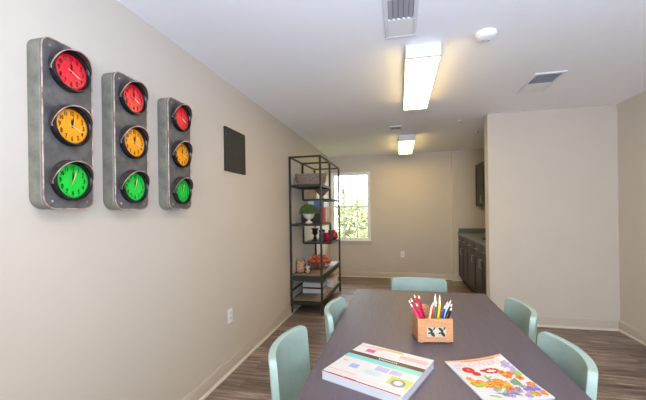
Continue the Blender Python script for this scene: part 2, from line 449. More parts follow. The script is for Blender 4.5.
# ------------------------------------------------------------------ table
TZ, TX0, TX1, TY0, TY1 = .76, -.318, .553, .62, 2.452
t = thing('dining_table', 'long dark taupe wood table in the foreground under books and pencil box', 'table', ((TX0+TX1)/2, (TY0+TY1)/2, 0))
hw, hl = (TX1-TX0)/2, (TY1-TY0)/2
bm = B(); box(bm, -hw, hw, -hl, hl, TZ-.032, TZ); obj('tabletop', bm, table_m, t, .003)
bm = B(); a, b = hw-.05, hl-.05
box(bm, -a, a, -b, -b+.02, TZ-.11, TZ-.032); box(bm, -a, a, b-.02, b, TZ-.11, TZ-.032); box(bm, -a, -a+.02, -b, b, TZ-.11, TZ-.032); box(bm, a-.02, a, -b, b, TZ-.11, TZ-.032)
obj('apron', bm, table_m, t)
for sx in (-1, 1):
    for sy in (-1, 1):
        bm = B(); cx, cy = sx*(hw-.045), sy*(hl-.045)
        box(bm, cx-.03, cx+.03, cy-.03, cy+.03, 0, TZ-.033); obj('leg', bm, table_m, t, .003)

# ------------------------------------------------------------------ chairs
def make_chair():
    t = thing('dining_chair', '', 'chair', (0, 0, 0), 0, 'mint chairs around the table')
    # local: sitter faces +x, outermost back at x = 0
    R, half = .41, .524; zb, zt, rc = .40, .818, .03
    bm = B(); ns, nt_ = 28, 20; th = .027
    def P(s, v, off):
        z = zb+(zt-zb)*v
        shrink = 0
        if z > zt-rc: shrink = rc-math.sqrt(max(0, rc*rc-(z-(zt-rc))**2))
        ang = s*(half-shrink/R)
        rec = .03*(1-v)
        r = R-off
        return Vector((R-r*math.cos(ang)+rec, r*math.sin(ang), z))
    vs_ = [1-(1-j/nt_)**1.6 for j in range(nt_+1)]
    g = []
    for off in (0, th):
        g.append([[bm.verts.new(P(-1+2*i/ns, vs_[j], off)) for i in range(ns+1)] for j in range(nt_+1)])
    for q in range(2):
        for j in range(nt_):
            for i in range(ns): bm.faces.new((g[q][j][i], g[q][j][i+1], g[q][j+1][i+1], g[q][j+1][i]))
    rim = [(0, i) for i in range(ns)]+[(j, ns) for j in range(nt_)]+[(nt_, i) for i in range(ns, 0, -1)]+[(j, 0) for j in range(nt_, 0, -1)]
    n = len(rim)
    for k in range(n):
        (j1, i1), (j2, i2) = rim[k], rim[(k+1) % n]
        bm.faces.new((g[0][j1][i1], g[0][j2][i2], g[1][j2][i2], g[1][j1][i1]))
    obj('backrest', bm, mint_m, t, .009, 50, bseg=3)
    bm = B(); prism(bm, rrect(.40, .39, (.05, .05, .13, .13), 6, .25, 0), .055, M=Matrix.Translation((0, 0, .405))); obj('seat', bm, mint_m, t, .015, 50, bseg=3)
    for x, y in ((.10, -.14), (.10, .14), (.41, -.15), (.41, .15)):
        bm = B(); dx = .03 if x > .2 else -.03
        cyl(bm, (x+dx, y*1.12, 0), (x, y, .41), .011, .017, 14); obj('leg', bm, leg_m, t)
    return t
c0 = make_chair()
chairs = [(-.497, 1.278, 0, 'mint green curved-back chair on the left side of the table, nearest the camera'),
          (-.404, 1.80, 0, 'mint green curved-back chair on the left side of the table, farther along near the shelf'),
          (.638, 1.388, PI, 'mint green curved-back chair on the right side of the table, nearest the camera'),
          (.668, 1.95, PI, 'mint green curved-back chair on the right side of the table, farther along'),
          (.128, 2.665, -PI/2, 'mint green curved-back chair at the far end of the table')]
for i, (x, y, rz, lab) in enumerate(chairs):
    c = c0 if i == 0 else dup(c0, (0,0,0))
    c.location = (x, y, 0); c.rotation_euler = (0, 0, rz); c['label'] = lab

# ------------------------------------------------------------------ sketch pad
paper = mat('paper', srgb(188, 189, 196), .6, var=.04, vscale=200, stretch=(.2, .2, 12))
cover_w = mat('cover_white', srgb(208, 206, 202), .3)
def flat(bm, poly, mi, zf, z0):
    a = [bm.verts.new((x, y, z0+zf(x, y))) for x, y in poly]; b = [bm.verts.new((x, y, z0+.0004+zf(x, y))) for x, y in poly]
    n = len(poly)
    fs = [bm.faces.new(a[::-1]), bm.faces.new(b)]+[bm.faces.new((a[i], a[(i+1)%n], b[(i+1)%n], b[i])) for i in range(n)]
    mset(bm, fs, mi)
def disc(cx, cy, rx, ry=None, n=14, a0=0):
    ry = ry or rx
    return [(cx+rx*math.cos(2*PI*k/n)*math.cos(a0)-ry*math.sin(2*PI*k/n)*math.sin(a0), cy+rx*math.cos(2*PI*k/n)*math.sin(a0)+ry*math.sin(2*PI*k/n)*math.cos(a0)) for k in range(n)]
def quad(x0, x1, y0, y1): return [(x0, y0), (x1, y0), (x1, y1), (x0, y1)]
S = .291
t = thing('paper_pad', 'thick square paper pad with brown and teal banded white cover on the table', 'book', (-.0775, 1.191, TZ), math.radians(-23))
bm = B(); box(bm, -S/2+.002, S/2-.002, -S/2+.001, S/2-.001, .0015, .0272); obj('pages', bm, paper, t)
bm = B(); box(bm, -S/2, S/2, -S/2, S/2, 0, .0015); obj('back_board', bm, mat('grey_board', srgb(150, 150, 155), .7), t)
bm = B(); box(bm, -S/2, S/2, -S/2, S/2, .0272, .0288); fc = obj('front_cover', bm, cover_w, t)
brn = mat('print_brown', srgb(84, 36, 38), .3); teal = mat('print_teal', srgb(122, 196, 184), .3)
prints = [brn, teal, mat('print_magenta', srgb(207, 80, 141), .3), mat('print_yellow', srgb(219, 193, 126), .3), mat('print_rose', srgb(215, 168, 172), .3),
          mat('print_blue', srgb(146, 164, 206), .3), mat('print_lilac', srgb(174, 171, 201), .3), mat('print_lime', srgb(179, 194, 92), .3),
          mat('print_red', srgb(170, 50, 43), .4), mat('print_grey', srgb(139, 134, 136), .4), cover_w, mat('print_aqua', srgb(178, 201, 201), .3)]
bm = B(); z0 = .0288; zf = lambda x, y: 0
def q(u0, u1, v0, v1, mi, dz=0): flat(bm, quad((u0-.5)*S, (u1-.5)*S, (v0-.5)*S, (v1-.5)*S), mi, zf, z0+dz)
q(0, 1, .612, .70, 0); q(0, 1, .505, .612, 1); q(.16, .28, .76, .86, 2); q(.16, .62, .93, .97, 3); q(.62, .97, .80, .90, 4)
q(.62, 1, .74, .78, 11); q(0, .35, .90, .93, 4); q(.20, .31, .27, .37, 5); q(.50, .66, .36, .47, 6); q(.68, .82, .37, .47, 6); q(.84, .95, .38, .46, 11)
q(.42, .62, .23, .33, 11); q(.74, .99, .16, .34, 7); q(.05, .12, .38, .42, 4); q(.02, .4, .12, .14, 4); q(.36, .62, .95, .965, 3)
q(0, .98, 0, .018, 8); q(.3, .45, .018, .03, 8); q(.1, .28, .018, .026, 8); q(.12, .9, .075, .082, 4)
flat(bm, disc((.86-.5)*S, (.22-.5)*S, .024), 9, zf, z0+.0004); flat(bm, disc((.86-.5)*S, (.22-.5)*S, .014), 10, zf, z0+.0008)
for k in range(9):       # small white lettering strokes on the brown band
    u = .42+.028*k; q(u, u+.017, .64+.004*(k % 2), .667, 10, .0004)
obj('cover_print', bm, prints, fc, smooth=0)

# ------------------------------------------------------------------ flower magazine
mw, mh = .218, .268
mloc = (.155+.951*mw/2+.309*mh/2, 1.316+.309*mw/2-.951*mh/2, TZ)
t = thing('magazine', 'magazine with red, orange and lilac flowers on its cover, right of the paper pad', 'magazine', mloc, math.radians(18))
def mz(x, y):     # lifted far right corner and gently waved top edge
    u, v = x/mw+.5, y/mh+.5
    return .018*max(0, u-.25)**1.5*max(0, v-.35)**1.5*3.0+.003*math.sin(u*6)*max(0, v-.8)*5*.4+.0035*max(0, .3-u)*v
def sheet(bm, x0, x1, y0, y1, za, zb_, n=14):
    g = [[[bm.verts.new((x0+(x1-x0)*i/n, y0+(y1-y0)*j/n, z+mz(x0+(x1-x0)*i/n, y0+(y1-y0)*j/n)*(z > 0))) for i in range(n+1)] for j in range(n+1)] for z in (za, zb_)]
    for q_ in range(2):
        for j in range(n):
            for i in range(n): bm.faces.new((g[q_][j][i], g[q_][j][i+1], g[q_][j+1][i+1], g[q_][j+1][i]))
    rim = [(0, i) for i in range(n)]+[(j, n) for j in range(n)]+[(n, i) for i in range(n, 0, -1)]+[(j, 0) for j in range(n, 0, -1)]
    for k in range(len(rim)):
        (a, b), (c, d) = rim[k], rim[(k+1) % len(rim)]
        bm.faces.new((g[0][a][b], g[0][c][d], g[1][c][d], g[1][a][b]))
bm = B(); sheet(bm, -mw/2+.001, mw/2-.002, -mh/2+.001, mh/2-.001, 0, .0055); obj('pages', bm, paper, t)
bm = B(); sheet(bm, -mw/2, mw/2, -mh/2, mh/2, .0056, .0064); mc = obj('front_cover', bm, cover_w, t)
fm = [mat('ink_peach', srgb(217, 159, 126), .3), mat('ink_red', srgb(201, 47, 36), .3), mat('ink_orange', srgb(217, 126, 33), .3), mat('ink_gold', srgb(217, 164, 50), .3),
      mat('ink_lilac', srgb(170, 144, 194), .3), mat('ink_green', srgb(104, 149, 92), .3), mat('ink_lime', srgb(156, 189, 67), .3), mat('ink_pinktitle', srgb(212, 164, 159), .3), mat('ink_violet', srgb(135, 109, 174), .3), mat('ink_grey', srgb(174, 169, 178), .3)]
bm = B(); z0 = .0065
def mq(u0, u1, v0, v1, mi, dz=0, n=6):
    for k in range(n):
        a, b = u0+(u1-u0)*k/n, u0+(u1-u0)*(k+1)/n
        flat(bm, quad((a-.5)*mw, (b-.5)*mw, (v0-.5)*mh, (v1-.5)*mh), mi, mz, z0+dz)
def md(u, v, r, mi, dz=0, ry=None, a=0, n=12): flat(bm, disc((u-.5)*mw, (v-.5)*mh, r, ry, n, a), mi, mz, z0+dz)
mq(.02, .98, .955, .995, 0); mq(.25, .85, .935, .957, 2, n=5); mq(.02, .3, .975, .99, 7, .0004)
rr = random.Random(3)
md(.235, .72, .021, 1, .0002); md(.235, .722, .004, 7, .0007); md(.30, .61, .014, 1, .0004)
for k in range(10):
    a = 2*PI*k/10; md(.575+.105*math.cos(a), .655+.048*math.sin(a), .0065, 1, .0002, n=8)
md(.44, .675, .010, 1, .0003, .006)
def flower(u, v, r, mi, mc_, lev=0):
    n = 6
    for k in range(n):
        a = 2*PI*k/n+u*7; x, y = (u-.5)*mw+r*.58*math.cos(a), (v-.5)*mh+r*.58*math.sin(a)
        if abs(x) > mw/2-r*.5 or abs(y) > mh/2-r*.5: continue
        flat(bm, disc(x, y, r*.5, r*.34, 9, a), mi, mz, z0+.0002+lev*.00025+k*.00003)
    if abs((u-.5)*mw) < mw/2-r*.3 and abs((v-.5)*mh) < mh/2-r*.3: flat(bm, disc((u-.5)*mw, (v-.5)*mh, r*.28), mc_, mz, z0+.0008+lev*.0002)
for k in range(26):
    u = rr.uniform(.10, .58); v = .50-.33*(u-.1)+rr.uniform(-.14, .05); flower(u, v, rr.uniform(.010, .016), rr.choice((2, 2, 3, 2)), rr.choice((1, 3, 6)), k % 4)
for k in range(24):
    flower(rr.uniform(.30, .96), rr.uniform(.06, .26), rr.uniform(.008, .013), rr.choice((4, 4, 8, 4)), rr.choice((3, 5, 8)), k % 4)
for u, v in ((.70, .60), (.80, .56), (.88, .45), (.72, .50)): flower(u, v, .014, 2, 1, 2)
for u, v in ((.93, .80), (.88, .74), (.95, .66), (.90, .58)): flower(u, v, .015, 4, 6, 1)
for u, v in ((.92, .30), (.95, .10), (.80, .10)): flower(u, v, .014, 2, 3, 3)
for k in range(16):
    u, v = rr.uniform(.15, .9), rr.uniform(.08, .55); md(u, v, .010, rr.choice((5, 6)), .0014, .0035, rr.uniform(0, 3), 8)
for k in range(7): mq(.78-.02*k, .79-.02*k, .30, .45-.01*k, 5, .001, 1)
mq(.86, .97, .50, .56, 6, .0012, 2); mq(.08, .2, .30, .36, 6, .0012, 2)
for k in range(4): mq(.06, .15-.01*k, .86-.045*k, .872-.045*k, 9, 0, 1)
obj('cover_print', bm, fm, mc, smooth=0)
bm = B(); text_bm(bm, 'FLOWERS', .040, Matrix.Translation((.006, .094, z0)) @ Matrix.Diagonal((.93, .95, 1, 1)))
for v in bm.verts: v.co.z += mz(v.co.x, v.co.y)
obj('title', bm, fm[7], mc, smooth=0)

# ------------------------------------------------------------------ wooden pencil box
oak = mat('box_wood', srgb(196, 138, 92), .5, var=.16, vscale=9, stretch=(2, 2, 14), bump=.15, bscale=60)
BX, BY, BR = .130, 1.562, math.radians(11)
t = thing('pencil_box', 'small wooden box with a dark and cream front plate, holding pencils on the table', 'box', (BX, BY, TZ), BR)
w, d, h, th = .149, .124, .106, .005
bm = B(); box(bm, -w/2, w/2, -d/2, -d/2+th, .006, h); obj('front_panel', bm, oak, t, .0015)
bm = B(); pts = [(-w/2, .006), (w/2, .006), (w/2, h)]+[(-.018+.032*math.cos(a*PI/10), h+.03*math.sin(a*PI/10)) for a in range(11)]+[(-w/2, h)]
prism(bm, pts, th, M=Matrix(((1,0,0,0),(0,0,1,d/2-th),(0,1,0,0),(0,0,0,1)))); obj('back_panel', bm, oak, t, .0015)
for s in (-1, 1):
    bm = B(); x0, x1 = sorted((s*w/2, s*(w/2-th))); box(bm, x0, x1, -d/2+th, d/2-th, .006, h); sp = obj('side_panel', bm, oak, t, .0015)
    bm = B(); M = Matrix.Translation((s*w/2-(.0008 if s < 0 else 0), 0, 0)) @ WALLM
    prism(bm, rrect(.030, .034, .004, cy=.062), .0008, M=M); obj('cutout_plate', bm, mat('green_brass', srgb(150, 142, 104), .5, .3), sp)
bm = B(); box(bm, -w/2+th, w/2-th, -d/2+th, d/2-th, .006, .014); obj('bottom_panel', bm, oak, t)
for sx in (-1, 1):
    for sy in (-1, 1):
        bm = B(); lathe(bm, [(.007, 0), (.009, .003), (.006, .006)], 12, (sx*.055, sy*.045, 0)); obj('foot', bm, copper_m, t)
FM = Matrix(((1,0,0,0),(0,0,-1,-d/2),(0,1,0,0),(0,0,0,1)))
bm = B(); prism(bm, rrect(.080, .040, .003, cx=.004, cy=.050), .0012, M=FM); pl = obj('front_plate', bm, mat('cream_enamel', srgb(190, 182, 158), .4, var=.12, vscale=60), t)
bm = B()
for s, cx in ((1, -.018), (1, .026)):
    for (px, py, L, W_, an) in ((-.003, .009, .011, .005, -35), (.004, -.007, .012, .006, -50), (.010, .013, .006, .003, 60), (-.008, -.004, .005, .003, 20)):
        a = math.radians(an); prism(bm, [(cx+1.15*(px+x_), .050+1.15*(py+y_)) for x_, y_ in disc(0, 0, L, W_, 12, a)], .0018, M=FM)
obj('plate_mark', bm, mat('plate_ink', srgb(42, 40, 42), .5), pl)

# pencils: (px of tip -> world computed), colour, name
CAMP = dict(f=335.0, yaw=.2252, pitch=0.0, roll=-.0148, z=1.3332, shift=11.2485/646)
WOODT = mat('pencil_wood', srgb(240, 222, 192), .5)
pencils = [  # local bottom x, y ; local tip x, y, z ; colour ; words
 (-.014, -.024, -.099, -.028, .166, (226, 70, 130), 'rose pink'),
 (-.018, .030, -.098, .010, .172, (150, 24, 66), 'dark crimson'),
 (-.018, .004, -.087, .016, .178, (206, 30, 96), 'magenta'),
 (-.004, .016, -.068, .036, .190, (216, 22, 40), 'bright red'),
 (-.012, -.012, -.074, -.026, .168, (224, 40, 84), 'raspberry red'),
 (-.002, .040, -.046, .040, .186, (176, 40, 96), 'plum red'),
 (-.040, -.050, -.006, -.040, .166, (232, 196, 156), 'natural wood'),
 (-.026, -.038, .004, -.026, .172, (222, 48, 48), 'scarlet'),
 (-.006, -.044, .012, -.034, .170, (26, 120, 78), 'green'),
 (-.002, -.022, .021, -.012, .176, (22, 60, 56), 'dark bottle green'),
 (.006, -.038, .034, -.024, .178, (248, 206, 30), 'yellow'),
 (.018, .024, .030, .036, .190, (236, 238, 240), 'white'),
 (.034, .028, .050, .034, .186, (206, 208, 212), 'silver grey'),
 (.020, -.040, .052, -.034, .160, (30, 60, 160), 'dark blue'),
 (.030, -.020, .068, -.016, .170, (142, 198, 222), 'light blue'),
 (.018, .004, .092, .010, .168, (222, 232, 228), 'pale mint'),
 (.030, -.044, .079, -.038, .152, (24, 26, 30), 'black'),
 (.014, -.008, .091, -.012, .160, (70, 76, 76), 'dark grey'),
]
RM = Matrix.Translation((BX, BY, TZ)) @ Matrix.Rotation(BR, 4, 'Z')
for (bx_, by_, tx, ty, tz, rgb, nm) in pencils:
    b0 = RM @ Vector((bx_, by_, .0165)); tp = RM @ Vector((tx, ty, tz))
    dr = tp-b0; L = dr.length; dr.normalize()
    t = thing('pencil', nm+' coloured pencil standing in the wooden box', 'pencil', b0, 0, 'coloured pencils in the wooden box')
    t.rotation_mode = 'QUATERNION'; t.rotation_quaternion = dr.to_track_quat('Z', 'Y')
    cm = mat('pencil_'+nm.replace(' ', '_'), srgb(*rgb), .3, coat=.3)
    bm = B(); cyl(bm, (0,0,0), (0,0,L-.018), .0046, seg=6); obj('barrel', bm, cm, t, smooth=20)
    bm = B(); cyl(bm, (0,0,L-.018), (0,0,L-.005), .0046, .0018, 10); obj('sharpened_wood', bm, WOODT, t)
    bm = B(); cyl(bm, (0,0,L-.005), (0,0,L), .0018, .0005, 8); obj('lead', bm, cm, t)

# ------------------------------------------------------------------ shelving unit
SX0, SX1, SY0, SYM, SY1, SH = -1.408, -.975, 4.17, 4.78, 5.52, 2.055
t = thing('shelving_unit', 'tall open dark metal etagere with staggered shelves along the left wall', 'shelf', ((SX0+SX1)/2, (SY0+SY1)/2, 0))
ox, oy = (SX0+SX1)/2, (SY0+SY1)/2
P_ = .025
def sbox(bm, x0, x1, y0, y1, z0, z1, mi=0): box(bm, x0-ox, x1-ox, y0-oy, y1-oy, z0, z1, mi)
for x in (SX0, SX1-P_):
    for y in (SY0, SY1-P_):
        bm = B(); sbox(bm, x, x+P_, y, y+P_, 0, SH); obj('post', bm, iron_m, t)
    for z0, z1 in ((1.50, SH), (.86, 1.15)):
        bm = B(); sbox(bm, x, x+P_, SYM-P_/2, SYM+P_/2, z0, z1); obj('short_post', bm, iron_m, t)
def deck(y0, y1, z, th, m, inner=True):
    bm = B(); r = .018
    sbox(bm, SX0+P_, SX1-P_, y0, y0+r, z-th, z); sbox(bm, SX0+P_, SX1-P_, y1-r, y1, z-th, z)
    sbox(bm, SX0, SX0+r, y0+r, y1-r, z-th, z); sbox(bm, SX1-r, SX1, y0+r, y1-r, z-th, z)
    s = obj('shelf', bm, iron_m, t)
    if inner:
        bm = B(); sbox(bm, SX0+r, SX1-r, y0+r, y1-r, z-.014, z-.001); obj('shelf_board', bm, m, s)
deck(SY0, SY1, SH, .022, None, False)
deck(SY0, SYM, 1.685, .030, iron_m); deck(SYM, SY1, 1.516, .024, iron_m)
deck(SY0, SYM+.012, 1.171, .026, iron_m); deck(SYM, SY1, .877, .026, iron_m)
deck(SY0, SY1, .500, .070, grey_wood); deck(SY0, SY1, .172, .050, grey_wood)
bm = B(); sbox(bm, SX0, SX1, SYM-.011, SYM+.011, SH-.022, SH); obj('top_crossbar', bm, iron_m, t)
bm = B(); sbox(bm, SX0+.01, SX0+.03, SY0+P_, SY1-P_, .29, .31); obj('side_rail', bm, iron_m, t)

# --- things on the shelves
wick = mat('wicker', srgb(112, 92, 82), .7, col2=srgb(166, 144, 130), vscale=50, stretch=(1, 1, 3), bump=.8, bscale=80)
t = thing('wicker_basket', 'long oval brown wicker basket on the highest front shelf', 'basket', (-1.178, 4.44, 1.687))
bm = B(); seg = 56
def sup(x, y, e=.62):      # circle -> rounded rectangle
    a = math.atan2(y, x); r = math.hypot(x, y); c, d = math.cos(a), math.sin(a)
    return r*math.copysign(abs(c)**e, c), r*.66*math.copysign(abs(d)**e, d)
lathe(bm, [(.170, 0), (.186, .02), (.200, .08), (.206, .145), (.197, .145), (.190, .08), (.172, .02), (.12, .012)], seg)
for v in bm.verts:
    a = math.atan2(v.co.y, v.co.x); x_, y_ = sup(v.co.x, v.co.y); k_ = 1+.012*math.sin(a*28+v.co.z*180); v.co.x, v.co.y = x_*k_, y_*k_
obj('basket_body', bm, wick, t)
for z, r in ((.145, .206), (.10, .203), (.055, .196)):
    bm = B(); tube(bm, [sup(r*math.cos(k*PI/28), r*math.sin(k*PI/28))+(z+.003*math.sin(k*3),) for k in range(56)], .007, 6, closed=True); obj('woven_rim', bm, wick, t)
for s_ in (-1, 1):
    bm = B(); tube(bm, [(s_*(.200+.010*math.sin(k*PI/8)), .05*math.cos(k*PI/8), .143+.028*math.sin(k*PI/8)) for k in range(9)], .006, 6); obj('handle', bm, wick, t)

t = thing('pedestal_bowl', 'brown wooden pedestal bowl on the rear upper shelf', 'bowl', (-1.15, 4.98, 1.517))
bm = B(); lathe(bm, [(.042, 0), (.045, .008), (.016, .02), (.016, .045), (.05, .07), (.10, .125), (.118, .165), (.110, .165), (.05, .09), (.001, .08)], 28)
obj('bowl', bm, wick, t)
tan = mat('tan_wood', srgb(206, 170, 124), .55, var=.12, vscale=8, stretch=(1, 1, 9))
t = thing('wooden_box', 'tan wooden box against the wall on the rear upper shelf', 'box', (-1.325, 5.16, 1.517))
bm = B(); box(bm, -.06, .06, -.09, .09, 0, .15); obj('box_body', bm, tan, t, .003)
bm = B(); box(bm, -.063, .063, -.093, .093, .151, .172); obj('lid', bm, tan, t, .003)

# plant
t = thing('potted_topiary', 'round green boxwood in a white urn on the second front shelf', 'plant', (-1.205, 4.40, 1.172))
bm = B(); lathe(bm, [(.050, 0), (.052, .014), (.040, .022), (.018, .036), (.018, .05), (.046, .066), (.070, .09), (.076, .115), (.082, .125), (.082, .134), (.070, .134), (.054, .115), (.001, .11)], 28)
obj('urn', bm, mat('white_ceramic', srgb(232, 226, 216), .4), t)
leafg = mat('boxwood', srgb(52, 84, 40), .6, col2=srgb(92, 128, 62), vscale=40)
bm = B(); rl = random.Random(5)
lathe(bm, [(.10, .135), (.118, .15), (.112, .19), (.085, .225), (.045, .245), (.001, .25)], 24)
for k in range(1500):
    a, e = rl.uniform(0, 2*PI), math.asin(rl.uniform(-.12, 1))
    n = Vector((math.cos(a)*math.cos(e), math.sin(a)*math.cos(e), math.sin(e)))
    c = Vector((n.x*.128, n.y*.128, .145+n.z*.112)); s = rl.uniform(.006, .011)
    q_ = Matrix.Rotation(rl.uniform(0, 6), 3, n); u, w2 = frame_of(n); u = q_ @ (u+n*rl.uniform(-.8, .8)); w2 = q_ @ w2
    vs = [bm.verts.new(c+u*s), bm.verts.new(c+w2*s*.55+n*.003), bm.verts.new(c-u*s), bm.verts.new(c-w2*s*.55)]
    bm.faces.new(vs)
obj('foliage', bm, leafg, t, smooth=0)

dk = mat('dark_walnut', srgb(52, 42, 36), .5, var=.2, vscale=12)
t = thing('dark_box', 'low dark brown box behind the white urn', 'box', (-1.245, 4.64, 1.172))
bm = B(); box(bm, -.13, .13, -.045, .045, 0, .115); obj('box_body', bm, dk, t, .003)
bm = B(); box(bm, -.133, .133, -.048, .048, .116, .145); obj('lid', bm, dk, t, .003)
def book(name, label, cat, loc, size, cov, pages=True, rz=0, group=None):
    """standing or lying closed book: size x,y,z ; spine on -y side when standing"""
    t = thing(name, label, cat, loc, rz, group); sx, sy, sz = size
    th = .003
    if sz > sy:      # standing: covers are the two y faces? cover faces along y
        bm = B(); box(bm, -sx/2, sx/2, -sy/2, -sy/2+th, 0, sz); box(bm, -sx/2, sx/2, sy/2-th, sy/2, 0, sz); box(bm, -sx/2, -sx/2+th, -sy/2+th, sy/2-th, 0, sz); obj('cover', bm, cov, t)
        bm = B(); box(bm, -sx/2+th, sx/2-.004, -sy/2+th, sy/2-th, .003, sz-.004); obj('pages', bm, paper, t)
    else:
        bm = B(); box(bm, -sx/2, sx/2, -sy/2, sy/2, 0, th); box(bm, -sx/2, sx/2, -sy/2, sy/2, sz-th, sz); box(bm, -sx/2, sx/2, -sy/2, -sy/2+th, th, sz-th); obj('cover', bm, cov, t)
        bm = B(); box(bm, -sx/2+.004, sx/2-.004, -sy/2+th, sy/2-.004, th, sz-th); obj('pages', bm, paper, t)
    return t
b = book('picture_book', 'blue and white book standing tall behind the boxwood', 'book', (-1.19, 4.745, 1.172), (.23, .03, .315), mat('book_blue', srgb(74, 128, 190), .4))
bm = B(); box(bm, -.115, -.03, -.0165, -.015, .255, .31); box(bm, .02, .07, -.0165, -.015, .24, .26, 1); box(bm, -.11, .1, -.0165, -.015, .19, .205, 1); obj('cover_print', bm, [cover_w, mat('book_red', srgb(190, 52, 44), .4)], b, smooth=0)
b = book('picture_book', 'red-orange book standing beside the boxwood at the shelf edge', 'book', (-1.035, 4.66, 1.172), (.075, .05, .215), mat('book_coral', srgb(206, 92, 66), .4))
bm = B(); box(bm, .012, .036, -.027, -.025, .01, .205); obj('cover_print', bm, cover_w, b, smooth=0)

# rear bay, lower level (z .872)
Z2 = .878
t = thing('candle_lantern', 'black metal candle lantern on the staggered lower rear shelf', 'lantern', (-1.275, 5.00, Z2))
bm = B(); lathe(bm, [(.05, 0), (.05, .012), (.018, .02)], 20); obj('base', bm, black_m, t)
bm = B(); lathe(bm, [(.018, .02), (.03, .05), (.014, .075), (.030, .105), (.055, .125), (.052, .131), (.02, .125)], 20); obj('stem', bm, black_m, t)
bm = B(); lathe(bm, [(.03, .128), (.042, .15), (.042, .175), (.062, .19), (.058, .196), (.001, .192)], 20); obj('cup', bm, black_m, t)
bm = B(); lathe(bm, [(.022, .19), (.022, .225), (.001, .226)], 16); obj('candle', bm, mat('ivory_wax', srgb(214, 196, 160), .5), t)
t = thing('storage_canister', 'slate blue-grey canister with a black lid beside the lantern', 'canister', (-1.165, 4.99, Z2))
bm = B(); lathe(bm, [(.044, 0), (.046, .004), (.046, .145), (.044, .15)], 24); obj('canister_body', bm, mat('slate_enamel', srgb(84, 96, 112), .35), t)
bm = B(); lathe(bm, [(.048, .15), (.048, .17), (.012, .176), (.012, .19), (.001, .191)], 24); obj('lid', bm, black_m, t)
bm = B(); box(bm, -.045, .045, -.0475, -.044, .12, .135); obj('label_band', bm, mat('pale_blue', srgb(160, 196, 220), .4), t)
def mug(label, loc, cm, r=.037, h=.095, rz=0):
    t = thing('mug', label, 'mug', loc, rz)
    bm = B(); lathe(bm, [(r*.9, 0), (r, .006), (r, h), (r-.004, h), (r-.004, .01), (.001, .008)], 24); obj('cup', bm, cm, t)
    bm = B(); tube(bm, [(r-.002+.024*math.sin(k*PI/8), 0, h*.5+.03*math.cos(k*PI/8)) for k in range(9)], .005, 8); obj('handle', bm, cm, t)
mug('crimson mug on the staggered rear shelf, left of the iron post', (-1.085, 4.965, Z2), mat('crimson_glaze', srgb(196, 28, 58), .25), .038, .13, -PI/3)
mug('dark blue mug behind the iron post', (-1.045, 5.06, Z2), mat('navy_glaze', srgb(40, 50, 84), .25), .034, .16, PI/2)
t = thing('ginger_jar', 'round red jar at the far end of the staggered rear shelf', 'jar', (-1.04, 5.32, Z2))
bm = B(); lathe(bm, [(.034, 0), (.05, .01), (.062, .045), (.062, .08), (.048, .115), (.030, .125), (.028, .135)], 28); obj('jar_body', bm, mat('brick_glaze', srgb(190, 50, 42), .25), t)
bm = B(); lathe(bm, [(.033, .135), (.033, .145), (.01, .152), (.009, .162), (.001, .165)], 20); obj('lid', bm, MATS['brick_glaze'], t)

# z .458 shelf
Z3 = .501
def glass_jar(label, loc, r, h, fill, fc_, lid=False):
    t = thing('glass_jar', label, 'jar', loc)
    bm = B(); lathe(bm, [(r*.92, 0), (r, .006), (r, h*.82), (r*.82, h*.92), (r*.82, h), (r*.82-.003, h), (r*.82-.003, h*.92), (r-.003, h*.81), (r-.003, .008), (.001, .006)], 28); obj('glass', bm, jar_glass, t)
    bm = B(); rj = random.Random(int(r*1000))
    for k in range(fill):
        a = rj.uniform(0, 2*PI); q_ = math.sqrt(rj.random())*(r-.016); z = .018+(h*.78-.02)*k/fill
        bmesh.ops.create_icosphere(bm, subdivisions=1, radius=rj.uniform(.010, .014), matrix=Matrix.Translation((q_*math.cos(a), q_*math.sin(a), z)))
    s = obj('shell_filling', bm, fc_, t); s['kind'] = 'stuff'
peach = mat('peach_shells', srgb(214, 150, 116), .6, col2=srgb(240, 200, 170), vscale=30)
glass_jar('larger clear glass jar of peach pebbles on the grey wood shelf', (-1.325, 4.37, Z3), .064, .195, 130, peach)
glass_jar('smaller clear glass jar of beige pebbles beside the larger jar', (-1.215, 4.34, Z3), .036, .13, 50, mat('beige_shells', srgb(206, 182, 160), .6, var=.1))
t = thing('wire_basket', 'round wire basket heaped with reddish balls on the grey wood shelf', 'basket', (-1.155, 4.76, Z3))
bm = B()
for z, r in ((.004, .11), (.04, .145), (.08, .165), (.12, .182)): tube(bm, [(r*math.cos(k*PI/18), r*math.sin(k*PI/18), z) for k in range(36)], .0028 if z < .11 else .005, 6, closed=True)
for k in range(22):
    a = 2*PI*k/22; tube(bm, [(r*math.cos(a), r*math.sin(a), z) for z, r in ((.004, .11), (.04, .145), (.08, .165), (.12, .182))], .0022, 6)
for k in range(6):
    a = PI*k/6; tube(bm, [(-.10*math.cos(a), -.10*math.sin(a), .004), (.10*math.cos(a), .10*math.sin(a), .004)], .002, 6)
obj('wire_body', bm, mat('grey_wire', srgb(128, 118, 108), .5, .4), t)
redb = mat('terracotta_ball', srgb(176, 62, 42), .6, col2=srgb(222, 116, 84), vscale=28, bump=.5, bscale=30)
def ball(loc, r):
    bm = B(); bmesh.ops.create_icosphere(bm, subdivisions=2, radius=r)
    for v in bm.verts: v.co *= 1+.06*noise.noise(v.co*40+Vector(loc)*9)
    return tag(obj('decorative_ball', bm, redb, loc=loc), 'terracotta red ball heaped in the round wire basket', 'ball', 'red balls in the wire basket')
CB = (-1.155, 4.76)
